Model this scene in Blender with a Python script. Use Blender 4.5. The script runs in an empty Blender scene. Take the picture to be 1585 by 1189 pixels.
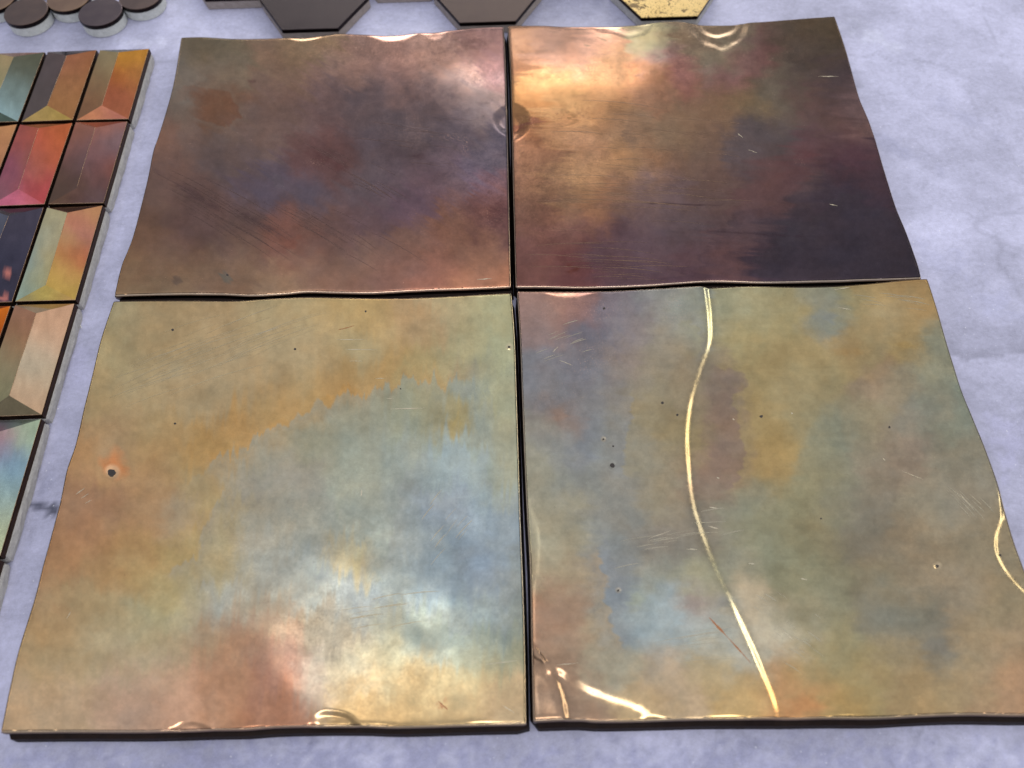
import bpy, math
import numpy as np

# ------------------------------------------------------------------ camera, light, exposure
scene = bpy.context.scene
TT = 0.010                                             # thickness of the large tiles
CAM = np.array([-0.000508, -0.250377, 0.340228 + TT])  # solved from the tile corners
ANG = (0.522246, 0.0201687, -0.0207984)
FPX = 1302.28
cd = bpy.data.cameras.new('camera'); cam = bpy.data.objects.new('camera', cd)
scene.collection.objects.link(cam); scene.camera = cam
cam.location = CAM; cam.rotation_euler = ANG
cd.sensor_width = 36.0; cd.lens = FPX / 1585.0 * 36.0
cd.clip_start = 0.01; cd.clip_end = 50
cd.dof.use_dof = True; cd.dof.focus_distance = 0.415; cd.dof.aperture_fstop = 9.0

world = bpy.data.worlds.new('World'); scene.world = world; world.use_nodes = True
wn, wl = world.node_tree.nodes, world.node_tree.links
wn.clear()
wout = wn.new('ShaderNodeOutputWorld'); wbg = wn.new('ShaderNodeBackground')
wtc = wn.new('ShaderNodeTexCoord'); wsep = wn.new('ShaderNodeSeparateXYZ'); wr = wn.new('ShaderNodeValToRGB')
wl.new(wtc.outputs['Generated'], wsep.inputs[0]); wl.new(wsep.outputs['Z'], wr.inputs[0])
wl.new(wr.outputs[0], wbg.inputs[0]); wl.new(wbg.outputs[0], wout.inputs[0])
cr = wr.color_ramp                                      # soft room light: dim towards the horizon, bright above
cr.elements[0].position = 0.0; cr.elements[0].color = (0.30, 0.31, 0.34, 1)
cr.elements[1].position = 1.0; cr.elements[1].color = (0.98, 1.00, 1.06, 1)
e = cr.elements.new(0.55); e.color = (0.52, 0.54, 0.58, 1)
e = cr.elements.new(0.80); e.color = (0.84, 0.86, 0.92, 1)
wbg.inputs[1].default_value = 1.0

def lamp(name, direction, dist, radius, radiance, col, aim=(0, 0, TT)):
    d = np.array(direction, float); d /= np.linalg.norm(d)
    ld = bpy.data.lights.new(name, 'AREA'); ld.shape = 'DISK'; ld.size = radius * 2
    ld.energy = radiance * math.pi * math.pi * radius * radius; ld.color = col
    o = bpy.data.objects.new(name, ld); scene.collection.objects.link(o)
    o.location = np.array(aim) + d * dist
    z = d; x = np.cross((0, 1, 0.01), z); x /= np.linalg.norm(x); y = np.cross(z, x)
    import mathutils
    o.rotation_euler = mathutils.Matrix(np.stack([x, y, z], 1).tolist()).to_euler()
    return o
def wide(o, w, h, radiance):
    o.data.shape = 'RECTANGLE'; o.data.size = w; o.data.size_y = h; o.data.energy = radiance * math.pi * w * h
strip = lamp('added_strip_lamp', (2.2, 0.6, 1.45), 2.70, 0.20, 26, (1.0, 0.93, 0.70))   # unseen strip lamp, added to draw the bright line along the fold
strip.data.shape = 'RECTANGLE'; strip.data.size = 0.20; strip.data.size_y = 3.4; strip.data.energy = 8.5 * math.pi * 0.20 * 3.4
strip.rotation_euler = (0, math.atan2(2.2, 1.45), 0)
wide(lamp('lamp_behind', (0.0, -0.50, 0.87), 2.2, 0.20, 1, (1.0, 0.95, 0.86)), 1.3, 0.30, 9)  # unseen lamp added to catch the dents along the front edges
lamp('lamp_above', (-0.16, 0.24, 0.96), 2.2, 0.16, 2.0, (1.0, 0.98, 0.92), (-0.064, -0.216, TT))  # unseen lamp added so its reflection glows on the near-left tile
wide(lamp('added_seam_lamp', (0.02, 0.41, 0.34), 2.2, 0.19, 1, (1.0, 0.92, 0.80), (0.010, 0.166, TT)), 0.56, 0.20, 6.8)  # unseen area lamp added for the glow across the back seam
wide(lamp('lamp_ahead', (0.0, 0.95, 0.30), 2.4, 0.24, 1, (1.0, 0.95, 0.88)), 1.8, 0.36, 9)  # unseen low lamp added to catch the dents along the back edges

scene.view_settings.view_transform = 'Standard'; scene.view_settings.look = 'None'
scene.view_settings.exposure = 0.0; scene.view_settings.gamma = 1.0
scene.render.engine = 'CYCLES'
scene.render.resolution_x = 1024; scene.render.resolution_y = 768

# ------------------------------------------------------------------ pixel <-> place
def _rot(a, b, c):
    ca, sa, cb, sb, cc, sc = math.cos(a), math.sin(a), math.cos(b), math.sin(b), math.cos(c), math.sin(c)
    return (np.array([[cc, -sc, 0], [sc, cc, 0], [0, 0, 1]]) @ np.array([[cb, 0, sb], [0, 1, 0], [-sb, 0, cb]])
            @ np.array([[1, 0, 0], [0, ca, -sa], [0, sa, ca]]))
ROT = _rot(*ANG)
def to_px(P):
    d = (np.asarray(P, float) - CAM) @ ROT
    return np.stack([792.5 + FPX * d[..., 0] / -d[..., 2], 594.5 - FPX * d[..., 1] / -d[..., 2]], -1)
def at(px, z):
    px = np.asarray(px, float)
    d = np.stack([(px[..., 0] - 792.5) / FPX, -(px[..., 1] - 594.5) / FPX, -np.ones(px.shape[:-1])], -1) @ ROT.T
    t = (z - CAM[2]) / d[..., 2]
    return CAM + d * t[..., None]

# ------------------------------------------------------------------ numeric helpers
def lin(c):
    c = np.asarray(c, float) / 255.0
    return np.where(c <= 0.04045, c / 12.92, ((c + 0.055) / 1.055) ** 2.4)
def _hash(ix, iy, seed):
    n = (ix.astype(np.int64) * 374761393 + iy.astype(np.int64) * 668265263 + seed * 1442695041) & 0x7fffffff
    n = ((n ^ (n >> 13)) * 1274126177) & 0x7fffffff
    n = n ^ (n >> 16)
    return (n & 0xffff) / 32767.5 - 1.0
def vnoise(x, y, seed=0):
    ix, iy = np.floor(x), np.floor(y); fx, fy = x - ix, y - iy
    fx = fx * fx * fx * (fx * (fx * 6 - 15) + 10); fy = fy * fy * fy * (fy * (fy * 6 - 15) + 10)
    a, b = _hash(ix, iy, seed), _hash(ix + 1, iy, seed)
    c, d = _hash(ix, iy + 1, seed), _hash(ix + 1, iy + 1, seed)
    return (a * (1 - fx) + b * fx) * (1 - fy) + (c * (1 - fx) + d * fx) * fy
def fbm(x, y, seed=0, octv=4):
    s, a = 0.0, 1.0
    for k in range(octv):
        s = s + a * vnoise(x * 2 ** k, y * 2 ** k, seed + 17 * k); a *= 0.5
    return s
def smooth(t):
    t = np.clip(t, 0, 1); return t * t * (3 - 2 * t)
def spline(pts, per=14):
    p = np.array(pts, float); q = np.vstack([2 * p[0] - p[1], p, 2 * p[-1] - p[-2]]); out = []
    for i in range(1, len(q) - 2):
        for t in np.linspace(0, 1, per, endpoint=False):
            out.append(0.5 * ((2 * q[i]) + (-q[i - 1] + q[i + 1]) * t + (2 * q[i - 1] - 5 * q[i] + 4 * q[i + 1] - q[i + 2]) * t * t
                              + (-q[i - 1] + 3 * q[i] - 3 * q[i + 1] + q[i + 2]) * t ** 3))
    out.append(q[-2]); return np.array(out)
def resample(pts, n, per=14):
    s = spline(pts, per); L = np.r_[0, np.cumsum(np.linalg.norm(np.diff(s, axis=0), axis=1))]
    u = np.linspace(0, L[-1], n)
    return np.stack([np.interp(u, L, s[:, k]) for k in range(s.shape[1])], 1)
def line_dist(px, line):
    """distance to a polyline, signed by side (positive right of its direction), and 0..1 along it"""
    s = spline(line, 10); best = np.full(len(px), 1e9); sg = np.zeros(len(px)); al = np.zeros(len(px)); m = len(s) - 1
    for i in range(m):
        a, b = s[i], s[i + 1]; ab = b - a; L2 = ab @ ab + 1e-9
        t = np.clip(((px - a) @ ab) / L2, 0, 1); r = px - (a + t[:, None] * ab); d = np.hypot(r[:, 0], r[:, 1])
        k = d < best; best[k] = d[k]; al[k] = (i + t[k]) / m
        sg[k] = np.sign(ab[0] * r[k, 1] - ab[1] * r[k, 0])
    return best, sg, al

def paint(px, table, warp=(15, 64, 6, 15), seed=1, blend=0.42):
    """patina laid out as blobs of colour (pixel x, y, r, g, b) with noise-warped borders"""
    T = np.array([(list(t) + [0])[:6] for t in table], float); C = lin(T[:, 2:5])
    dd = np.hypot(T[:, None, 0] - T[None, :, 0], T[:, None, 1] - T[None, :, 1]); dd += np.eye(len(T)) * 1e9
    sig = np.sort(dd, 1)[:, :min(3, len(T) - 1)].mean(1) * blend
    x = px[:, 0] + warp[0] * fbm(px[:, 0] / warp[1], px[:, 1] / warp[1], seed, 4) + warp[2] * fbm(px[:, 0] / warp[3], px[:, 1] / warp[3], seed + 5, 3)
    y = px[:, 1] + warp[0] * fbm(px[:, 0] / warp[1], px[:, 1] / warp[1], seed + 9, 4) + warp[2] * fbm(px[:, 0] / warp[3], px[:, 1] / warp[3], seed + 13, 3)
    num = np.zeros((len(px), 3)); den = np.zeros(len(px)) + 1e-30
    for i in range(len(T)):
        w = np.exp(-np.minimum(((x - T[i, 0]) ** 2 + (y - T[i, 1]) ** 2) / (2 * sig[i] ** 2), 60)) + 1e-26
        num += w[:, None] * C[i]; den += w
    return num / den[:, None]
def drag(px, ang, amp, seed):
    """pull the stains out along the rubbing direction, so that their borders fray into fine streaks"""
    a = math.radians(ang); e = np.array([math.cos(a), math.sin(a)]); u = px @ e; v = px @ np.array([-e[1], e[0]])
    sh = amp * fbm(u / 150, v / 9, seed, 3) + 0.45 * amp * fbm(u / 70, v / 3.2, seed + 4, 2)
    m = 0.4 + 0.9 * smooth(fbm(px[:, 0] / 120, px[:, 1] / 120, seed + 8, 2) + 0.5)
    return px + (sh * m)[:, None] * e
def blob(px, c, cx, cy, rx, ry, col, op, ang=0, soft=0.6, seed=3, nz=0.35):
    a = math.radians(ang); dx, dy = px[:, 0] - cx, px[:, 1] - cy
    u = (dx * math.cos(a) + dy * math.sin(a)) / rx; v = (-dx * math.sin(a) + dy * math.cos(a)) / ry
    r = np.hypot(u, v) + nz * fbm(px[:, 0] / 14, px[:, 1] / 14, seed, 3)
    k = op * smooth((1 - r) / soft)
    return c * (1 - k[:, None]) + lin(col) * k[:, None]

def border(px, c, line, cr, cl, reach, op, seed, jag=6.0):
    """a tide line: one colour right of the line's direction, another left of it, fading away from it"""
    q = px + jag * np.stack([fbm(px[:, 0] / 22, px[:, 1] / 22, seed, 3), fbm(px[:, 0] / 22, px[:, 1] / 22, seed + 7, 3)], 1)
    d, s_, al = line_dist(q, line); ends = smooth(al / 0.12) * smooth((1 - al) / 0.12)
    side = smooth((d * s_ + 2.5) / 5.0)[:, None]; k = (op * ends * np.exp(-d / reach))[:, None]
    return c * (1 - k) + (lin(cr) * side + lin(cl) * (1 - side)) * k

# ------------------------------------------------------------------ objects
def link(name, mesh, parent=None, mats=()):
    o = bpy.data.objects.new(name, mesh); scene.collection.objects.link(o)
    for m in mats: mesh.materials.append(m)
    if parent is not None: o.parent = parent
    return o
def build(name, V, F, mat, parent=None, col=None, smoothf=True, extra=None):
    me = bpy.data.meshes.new(name)
    V = np.asarray(V, np.float32)
    F3 = [f for f in F] if not isinstance(F, np.ndarray) else F
    if isinstance(F3, np.ndarray):
        n, k = F3.shape
        me.vertices.add(len(V)); me.vertices.foreach_set('co', V.ravel())
        me.loops.add(n * k); me.loops.foreach_set('vertex_index', F3.astype(np.int32).ravel())
        me.polygons.add(n); me.polygons.foreach_set('loop_start', np.arange(0, n * k, k, dtype=np.int32))
        me.update(calc_edges=True); me.validate()
    else:
        me.from_pydata(V.tolist(), [], [list(map(int, f)) for f in F3]); me.update()
    me.polygons.foreach_set('use_smooth', np.full(len(me.polygons), smoothf)); me.update()
    if col is not None:
        a = me.color_attributes.new('patina', 'FLOAT_COLOR', 'POINT')
        a.data.foreach_set('color', np.c_[col, np.ones(len(col))].astype(np.float32).ravel())
    if extra is not None:
        a = me.attributes.new('wear', 'FLOAT', 'POINT'); a.data.foreach_set('value', extra.astype(np.float32))
    return link(name, me, parent, (mat,))
def thing(name, label, cat, loc, group=None):
    o = bpy.data.objects.new(name, None); scene.collection.objects.link(o); o.location = loc
    o['label'] = label; o['category'] = cat
    if group: o['group'] = group
    o.empty_display_size = 0.01
    return o

# ------------------------------------------------------------------ materials
class NT:
    def __init__(s, name):
        s.m = bpy.data.materials.new(name); s.m.use_nodes = True; t = s.m.node_tree
        s.n, s.l = t.nodes, t.links; s.n.clear()
        s.out = s.n.new('ShaderNodeOutputMaterial'); s.p = s.n.new('ShaderNodeBsdfPrincipled'); s.l.new(s.p.outputs[0], s.out.inputs[0])
        s.tc = s.n.new('ShaderNodeTexCoord').outputs['Object']
    def new(s, t, **k):
        n = s.n.new(t)
        for a, v in k.items(): setattr(n, a, v)
        return n
    def noise(s, scale, detail=4, rough=0.6, stretch=None, rotz=0, dist=0.0):
        v = s.tc
        if stretch:
            mp = s.new('ShaderNodeMapping'); mp.inputs['Scale'].default_value = stretch; mp.inputs['Rotation'].default_value = (0, 0, rotz)
            s.l.new(v, mp.inputs[0]); v = mp.outputs[0]
        n = s.new('ShaderNodeTexNoise'); n.inputs['Scale'].default_value = scale; n.inputs['Detail'].default_value = detail
        n.inputs['Roughness'].default_value = rough; n.inputs['Distortion'].default_value = dist; s.l.new(v, n.inputs['Vector']); return n.outputs['Fac']
    def ramp(s, fac, stops):
        r = s.new('ShaderNodeValToRGB'); s.l.new(fac, r.inputs[0]); e = r.color_ramp.elements
        for i, (p, c) in enumerate(stops):
            k = e[i] if i < 2 else e.new(p)
            k.position = p; k.color = (c, c, c, 1) if np.isscalar(c) else (*c, 1)
        return r.outputs[0]
    def rng(s, fac, a, b, lo=0.0, hi=1.0):
        r = s.new('ShaderNodeMapRange'); s.l.new(fac, r.inputs[0])
        for i, v in enumerate((lo, hi, a, b)): r.inputs[i + 1].default_value = v
        return r.outputs[0]
    def math(s, op, a, b):
        r = s.new('ShaderNodeMath', operation=op)
        for i, v in enumerate((a, b)):
            if isinstance(v, (int, float)): r.inputs[i].default_value = v
            else: s.l.new(v, r.inputs[i])
        return r.outputs[0]
    def mix(s, fac, a, b, mode='MIX'):
        r = s.new('ShaderNodeMix', data_type='RGBA', blend_type=mode)
        for i, v in ((0, fac), (6, a), (7, b)):
            if isinstance(v, (int, float)): r.inputs[i].default_value = v
            elif isinstance(v, tuple): r.inputs[i].default_value = (*v, 1)
            else: s.l.new(v, r.inputs[i])
        return r.outputs[2]
    def bump(s, h, strength, dist):
        b = s.new('ShaderNodeBump'); b.inputs['Strength'].default_value = strength; b.inputs['Distance'].default_value = dist
        s.l.new(h, b.inputs['Height']); s.l.new(b.outputs[0], s.p.inputs['Normal'])
    def set(s, k, v):
        if isinstance(v, (int, float)): s.p.inputs[k].default_value = v
        elif isinstance(v, tuple): s.p.inputs[k].default_value = (*v, 1) if len(v) == 3 else v
        else: s.l.new(v, s.p.inputs[k])

def mat_patina(name, rough=0.30, brush_rot=0.0, speck=True, brush=1.0):
    t = NT(name); at_ = t.new('ShaderNodeAttribute', attribute_name='patina').outputs['Color']
    mott = t.noise(160, 5, 0.65); fine = t.noise(900, 4, 0.7); grain = t.noise(2600, 2, 0.5)
    brush_a = t.noise(45, 5, 0.72, (1.0, 70.0, 1.0), brush_rot); brush_b = t.noise(60, 4, 0.7, (50.0, 1.0, 1.0), brush_rot + 0.5)
    v = t.math('ADD', t.rng(mott, 0.95, 1.05, 0.25, 0.75), t.rng(fine, -0.07, 0.07, 0.25, 0.75))
    v = t.math('ADD', v, t.rng(brush_a, -0.045 * brush, 0.045 * brush, 0.25, 0.75))
    v = t.math('ADD', v, t.rng(brush_b, -0.018 * brush, 0.018 * brush, 0.25, 0.75))
    v = t.math('ADD', v, t.rng(grain, -0.06, 0.06, 0.25, 0.75))
    vc = t.new('ShaderNodeCombineColor')
    hue = t.rng(t.noise(70, 3, 0.6), -0.02, 0.02, 0.3, 0.7)
    t.l.new(t.math('ADD', v, hue), vc.inputs[0]); t.l.new(v, vc.inputs[1]); t.l.new(t.math('SUBTRACT', v, hue), vc.inputs[2])
    c = t.mix(1.0, at_, vc.outputs[0], 'MULTIPLY')
    if speck:                                            # bare copper specks where the patina has flaked, and dark pin spots
        wear = t.new('ShaderNodeAttribute', attribute_name='wear').outputs['Fac']
        sp = t.math('MULTIPLY', t.rng(t.noise(1500, 4, 0.75), 0, 1, 0.60, 0.66), t.rng(wear, 0, 1, 0.0, 1.0))
        c = t.mix(sp, c, (0.80, 0.50, 0.36))
        ds = t.math('MULTIPLY', t.rng(t.noise(520, 2, 0.5), 0, 1, 0.765, 0.79), 0.25)
        c = t.mix(ds, c, (0.09, 0.05, 0.035))
    t.set('Base Color', c); t.set('Metallic', 1.0)
    t.set('Roughness', t.math('ADD', t.rng(fine, rough - 0.05, rough + 0.06, 0.3, 0.7), t.rng(mott, -0.04, 0.04, 0.3, 0.7)))
    h = t.math('ADD', t.math('MULTIPLY', brush_a, 0.6 * brush), t.math('ADD', t.math('MULTIPLY', fine, 0.6), t.math('MULTIPLY', grain, 0.35)))
    t.bump(h, 0.10, 0.00010)
    return t.m
def mat_metal(name, a, b, rough, scale=200, metallic=1.0, bump=0.2):
    t = NT(name); n = t.noise(scale, 5, 0.65); f = t.noise(scale * 8, 3, 0.6)
    c = t.mix(t.rng(n, 0, 1, 0.3, 0.7), a, b); c = t.mix(t.rng(f, 0, 0.5, 0.4, 0.8), c, tuple(x * 0.6 for x in a))
    t.set('Base Color', c); t.set('Metallic', metallic); t.set('Roughness', t.rng(n, rough - 0.06, rough + 0.08, 0.3, 0.7)); t.bump(f, bump, 0.0002)
    return t.m
def mat_stone(name, a, b, scale=350):
    t = NT(name); n = t.noise(scale, 6, 0.7); f = t.noise(scale * 5, 3, 0.7)
    t.set('Base Color', t.mix(t.math('MULTIPLY', t.rng(n, 0, 1, 0.3, 0.72), t.rng(f, 0.5, 1, 0.3, 0.7)), a, b)); t.set('Roughness', 0.85); t.bump(t.math('ADD', n, f), 0.5, 0.0006)
    return t.m
def mat_marble():
    t = NT('pale lavender marble'); at_ = t.new('ShaderNodeAttribute', attribute_name='patina').outputs['Color']
    m = t.noise(45, 7, 0.68, dist=0.6); f = t.noise(420, 5, 0.7); g = t.noise(1800, 2, 0.6)
    mm = t.noise(150, 6, 0.75, (1.0, 1.6, 1.0), 0.6, 0.8)
    v = t.math('ADD', t.rng(m, 0.86, 1.14, 0.28, 0.72), t.math('ADD', t.rng(f, -0.11, 0.11, 0.28, 0.72), t.math('ADD', t.rng(mm, -0.12, 0.12, 0.28, 0.72), t.rng(g, -0.07, 0.07, 0.3, 0.7))))
    vv = t.new('ShaderNodeCombineColor')
    for i in range(3): t.l.new(v, vv.inputs[i])
    c = t.mix(1.0, at_, vv.outputs[0], 'MULTIPLY')
    sp = t.rng(t.noise(700, 2, 0.5), 0, 0.55, 0.70, 0.76); c = t.mix(sp, c, (0.86, 0.87, 0.92))
    t.set('Base Color', c); t.set('Roughness', t.rng(f, 0.42, 0.6, 0.3, 0.7)); t.set('Specular IOR Level', 0.35); t.bump(f, 0.12, 0.0005)
    return t.m
M_TILE = [mat_patina('patinated copper sheet %d' % i, r, b, True, k) for i, (r, b, k) in enumerate(((0.19, 0.55, 0.45), (0.19, 0.02, 0.6), (0.18, 1.57, 0.4), (0.18, 0.05, 0.35)))]
M_BEV = mat_patina('patinated faceted metal', 0.12, 0.0, False, 0.4)
M_RIM = mat_metal('oxidised folded copper edge', (0.10, 0.045, 0.035), (0.20, 0.09, 0.06), 0.38)
M_CORE = mat_metal('dark brown tile core', (0.010, 0.006, 0.006), (0.022, 0.013, 0.011), 0.6, 300, 0.0)
M_CORE.node_tree.nodes['Principled BSDF'].inputs['Specular IOR Level'].default_value = 0.08
M_CAP = mat_metal('dark brown metal cap side', (0.030, 0.014, 0.008), (0.085, 0.040, 0.022), 0.40, 300)
M_STONE = mat_stone('pale grey ceramic base', (0.34, 0.33, 0.33), (0.58, 0.57, 0.58))
M_STONE_W = mat_stone('white ceramic base', (0.46, 0.48, 0.48), (0.72, 0.74, 0.74))
M_STONE_P = mat_stone('pinkish ceramic base', (0.25, 0.21, 0.20), (0.40, 0.35, 0.34))
M_DARK = mat_metal('burnt dark pit', (0.022, 0.018, 0.018), (0.05, 0.04, 0.038), 0.6, 900, 0.3)
M_BARE = mat_metal('bare scraped metal', (0.62, 0.56, 0.42), (0.55, 0.46, 0.34), 0.38, 900)
M_EDGE = mat_metal('worn bright metal edge', (0.66, 0.46, 0.30), (0.50, 0.32, 0.20), 0.30, 600)
M_BROWN = mat_metal('red brown oxide scrape', (0.34, 0.13, 0.06), (0.42, 0.20, 0.10), 0.42, 900)
M_FIBRE = mat_stone('white mesh fibre', (0.6, 0.6, 0.6), (0.75, 0.75, 0.75))

# ------------------------------------------------------------------ the tabletop
def tabletop():
    nx, ny = 640, 510
    xs, ys = np.linspace(-0.62, 0.62, nx), np.linspace(-0.42, 0.56, ny)
    X, Y = np.meshgrid(xs, ys); V = np.stack([X.ravel(), Y.ravel(), np.zeros(X.size)], 1)
    i = np.arange(nx * ny).reshape(ny, nx)
    F = np.stack([i[:-1, :-1].ravel(), i[:-1, 1:].ravel(), i[1:, 1:].ravel(), i[1:, :-1].ravel()], 1)
    px = to_px(V)
    tone = np.tile(lin((170, 171, 198)), (len(V), 1)) * 1.0
    n1 = fbm(X.ravel() * 14 + 3, Y.ravel() * 14, 41, 5); n2 = fbm(X.ravel() * 5, Y.ravel() * 5, 47, 3)
    n3 = fbm(X.ravel() * 34 + 0.6 * n1, Y.ravel() * 34 + 0.6 * n2, 44, 5)
    tone *= (1 + 0.14 * n1 + 0.07 * n2 + 0.12 * n3)[:, None]
    vein = np.abs(fbm(X.ravel() * 9 + 2 * n2, Y.ravel() * 9, 53, 4)); vein = np.exp(-(vein / 0.035) ** 2) * smooth((n1 + 0.1) / 0.6)
    tone *= (1 - 0.16 * vein)[:, None]
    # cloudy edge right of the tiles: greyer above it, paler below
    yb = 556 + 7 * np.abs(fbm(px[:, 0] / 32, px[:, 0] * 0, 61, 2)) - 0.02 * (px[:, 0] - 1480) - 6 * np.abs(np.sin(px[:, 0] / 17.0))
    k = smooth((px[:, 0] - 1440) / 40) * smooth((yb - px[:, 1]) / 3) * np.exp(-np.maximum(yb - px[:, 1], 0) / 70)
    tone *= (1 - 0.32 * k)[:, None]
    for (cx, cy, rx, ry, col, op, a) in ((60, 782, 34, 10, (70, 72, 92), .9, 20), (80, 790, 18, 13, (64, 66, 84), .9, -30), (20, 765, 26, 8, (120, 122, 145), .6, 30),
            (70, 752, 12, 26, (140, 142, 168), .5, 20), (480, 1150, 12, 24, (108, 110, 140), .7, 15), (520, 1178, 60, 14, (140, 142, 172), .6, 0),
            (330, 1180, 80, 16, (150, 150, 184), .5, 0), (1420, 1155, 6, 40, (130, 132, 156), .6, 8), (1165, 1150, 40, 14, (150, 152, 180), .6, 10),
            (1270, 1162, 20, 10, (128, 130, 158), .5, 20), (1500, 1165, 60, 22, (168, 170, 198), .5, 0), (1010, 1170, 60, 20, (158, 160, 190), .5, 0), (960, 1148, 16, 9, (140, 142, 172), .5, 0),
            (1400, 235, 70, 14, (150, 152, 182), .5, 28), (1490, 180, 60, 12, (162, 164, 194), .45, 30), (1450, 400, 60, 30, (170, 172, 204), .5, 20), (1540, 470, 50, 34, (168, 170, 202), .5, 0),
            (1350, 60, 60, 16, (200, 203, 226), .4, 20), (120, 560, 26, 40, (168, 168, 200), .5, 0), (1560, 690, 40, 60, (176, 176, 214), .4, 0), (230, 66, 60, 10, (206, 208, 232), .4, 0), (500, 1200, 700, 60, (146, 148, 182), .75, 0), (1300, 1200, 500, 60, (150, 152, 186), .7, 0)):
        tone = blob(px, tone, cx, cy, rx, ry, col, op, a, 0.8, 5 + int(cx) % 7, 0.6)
    o = build('tabletop', V, F, mat_marble(), None, tone)
    o['kind'] = 'structure'
    md = o.modifiers.new('thickness', 'SOLIDIFY'); md.thickness = 0.02; md.offset = -1
    return o
tabletop()

# ------------------------------------------------------------------ large patinated tiles
EDGES = {
 'TL': dict(top=[(280,57),(313,56),(362,59),(411,58.5),(440,57),(493,54),(523,50),(559,51.5),(592,52.5),(641,50.5),(690,47),(739,42),(780,40)],
            right=[(780,40),(783,100),(785,180),(787,260),(789,350),(791,443)],
            bottom=[(176,457),(230,456),(332,455),(389,457),(440,454),(475,451),(520,452),(578,453),(654,449.6),(730,446),(791,443)],
            left=[(280,57),(268,126),(252,182),(242,213),(235,234),(225,285),(207,358),(197,387),(187,412),(176,457)]),
 'TR': dict(top=[(785.5,38.6),(835,39),(872,41),(929,41),(975,38),(1012,35),(1043,33.5),(1081,36),(1118,36),(1175,33),(1232,28),(1293,23.5)],
            right=[(1293,23.5),(1309,74),(1330,150),(1346,187),(1357,220),(1371,266),(1388,320),(1405,361),(1421,407),(1427,430)],
            bottom=[(798,444),(884,444),(947,443),(1009,440.6),(1071,436.4),(1113,435),(1176,437),(1238,436),(1321,433.5),(1427,430)],
            left=[(785.5,38.6),(789.5,110),(792,200),(794,300),(798,444)]),
 'BL': dict(top=[(176,467),(267,466),(360,466),(407,463),(477,460),(547,461),(617,461),(687,458),(792,453)],
            right=[(792,453),(797,520),(800.5,620),(803,700),(806,800),(810,900),(813,1000),(815,1121)],
            bottom=[(0,1134),(103,1133),(207,1133),(259,1132),(326,1130),(378,1129),(424,1125.6),(491,1124),(564,1124),(621,1125.6),(724,1123),(815,1121)],
            left=[(176,467),(157,524),(145,571),(131,627),(117,687),(103,729),(91,785),(67,873),(52,930),(24,1023),(0,1134)]),
 'BR': dict(top=[(800,449.5),(903,450),(951,450),(1015,447),(1080,444.5),(1150,442.5),(1212,443),(1274,442),(1337,438),(1399,433),(1436,431)],
            right=[(1436,431),(1455,489),(1472,548),(1489,604),(1508,651),(1526,695),(1543,744),(1556,790),(1570,838),(1585,880),(1604,935),(1628,1010),(1655,1106)],
            bottom=[(825,1117),(893,1115),(928,1117),(1031,1115),(1082,1113.5),(1150,1113),(1219,1113),(1287,1112),(1356,1112),(1425,1108.5),(1494,1106),(1585,1107),(1655,1106)],
            left=[(800,449.5),(804.5,526),(808,620),(811,700),(815,790),(820,883),(822,986),(825,1117)]),
}
# height features, in photograph pixels with millimetre heights: ring = pressed half-moon at an edge, fold = sharp step, swell = broad bump
RING = {
 'TL': [(470,48,34,17,0.7,0.42),(604,42,46,26,0.9,0.40),(672,44,24,22,0.6,0.5),(792,187,32,26,0.8,0.35)],
 'TR': [(786,190,36,32,1.0,0.42),(968,30,58,30,0.8,0.42),(1114,22,52,58,0.7,0.18),(1112,22,40,38,0.65,0.20),(790,376,18,16,0.3,0.5),(1352,190,36,30,0.6,0.6)],
 'BL': [(293,1138,40,25,1.0,0.36),(518,1136,48,40,1.2,0.24),(384,1136,30,11,0.35,0.5),(820,740,34,60,0.5,0.6)],
 'BR': [(880,442,54,22,0.5,0.5),(812,846,26,90,0.5,0.6)],
}
FOLD = {
 'BR': [([(1092,440),(1098,490),(1098,530),(1085,570),(1070,620),(1064,670),(1066,720),(1072,775),(1086,825),(1106,878),(1140,950),(1172,1020),(1196,1080),(1205,1116)],8.5,1.02,60),
        ([(1549,760),(1550,800),(1541,832),(1543,860),(1560,890),(1588,920),(1630,950)],3.8,0.27,40),
        ([(846,1026),(862,1050),(872,1080),(879,1118)],6.0,0.85,26),
        ([(844,1028),(880,1050),(930,1076),(985,1094),(1018,1118)],11.0,-1.05,36)],
}
SWELL = {
 'TL': [(700,110,70,60,0.9),(600,110,120,40,0.5),(330,250,150,120,-0.5),(640,260,140,90,-0.6),(740,440,80,24,-0.8),(480,400,160,60,0.5)],
 'TR': [(870,130,80,70,1.2),(1010,130,90,50,0.6),(1270,330,160,120,-0.9),(1000,300,150,80,0.5),(1330,190,34,30,0.7),(1180,90,60,40,-0.4)],
 'BL': [(570,1010,110,90,-1.0),(300,900,200,120,0.6),(420,1050,90,60,0.6),(700,830,120,140,-0.5),(350,560,220,80,0.5)],
 'BR': [(950,620,160,150,0.5),(1300,900,180,130,0.7),(1200,1000,70,80,-0.7),(1030,960,90,70,-0.5),(1350,580,140,100,0.5),(835,850,40,110,0.6),(853,1032,15,13,1.1)],
}
PAL = {}  # stain colours; some points still hold part of the reflected glow
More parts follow.
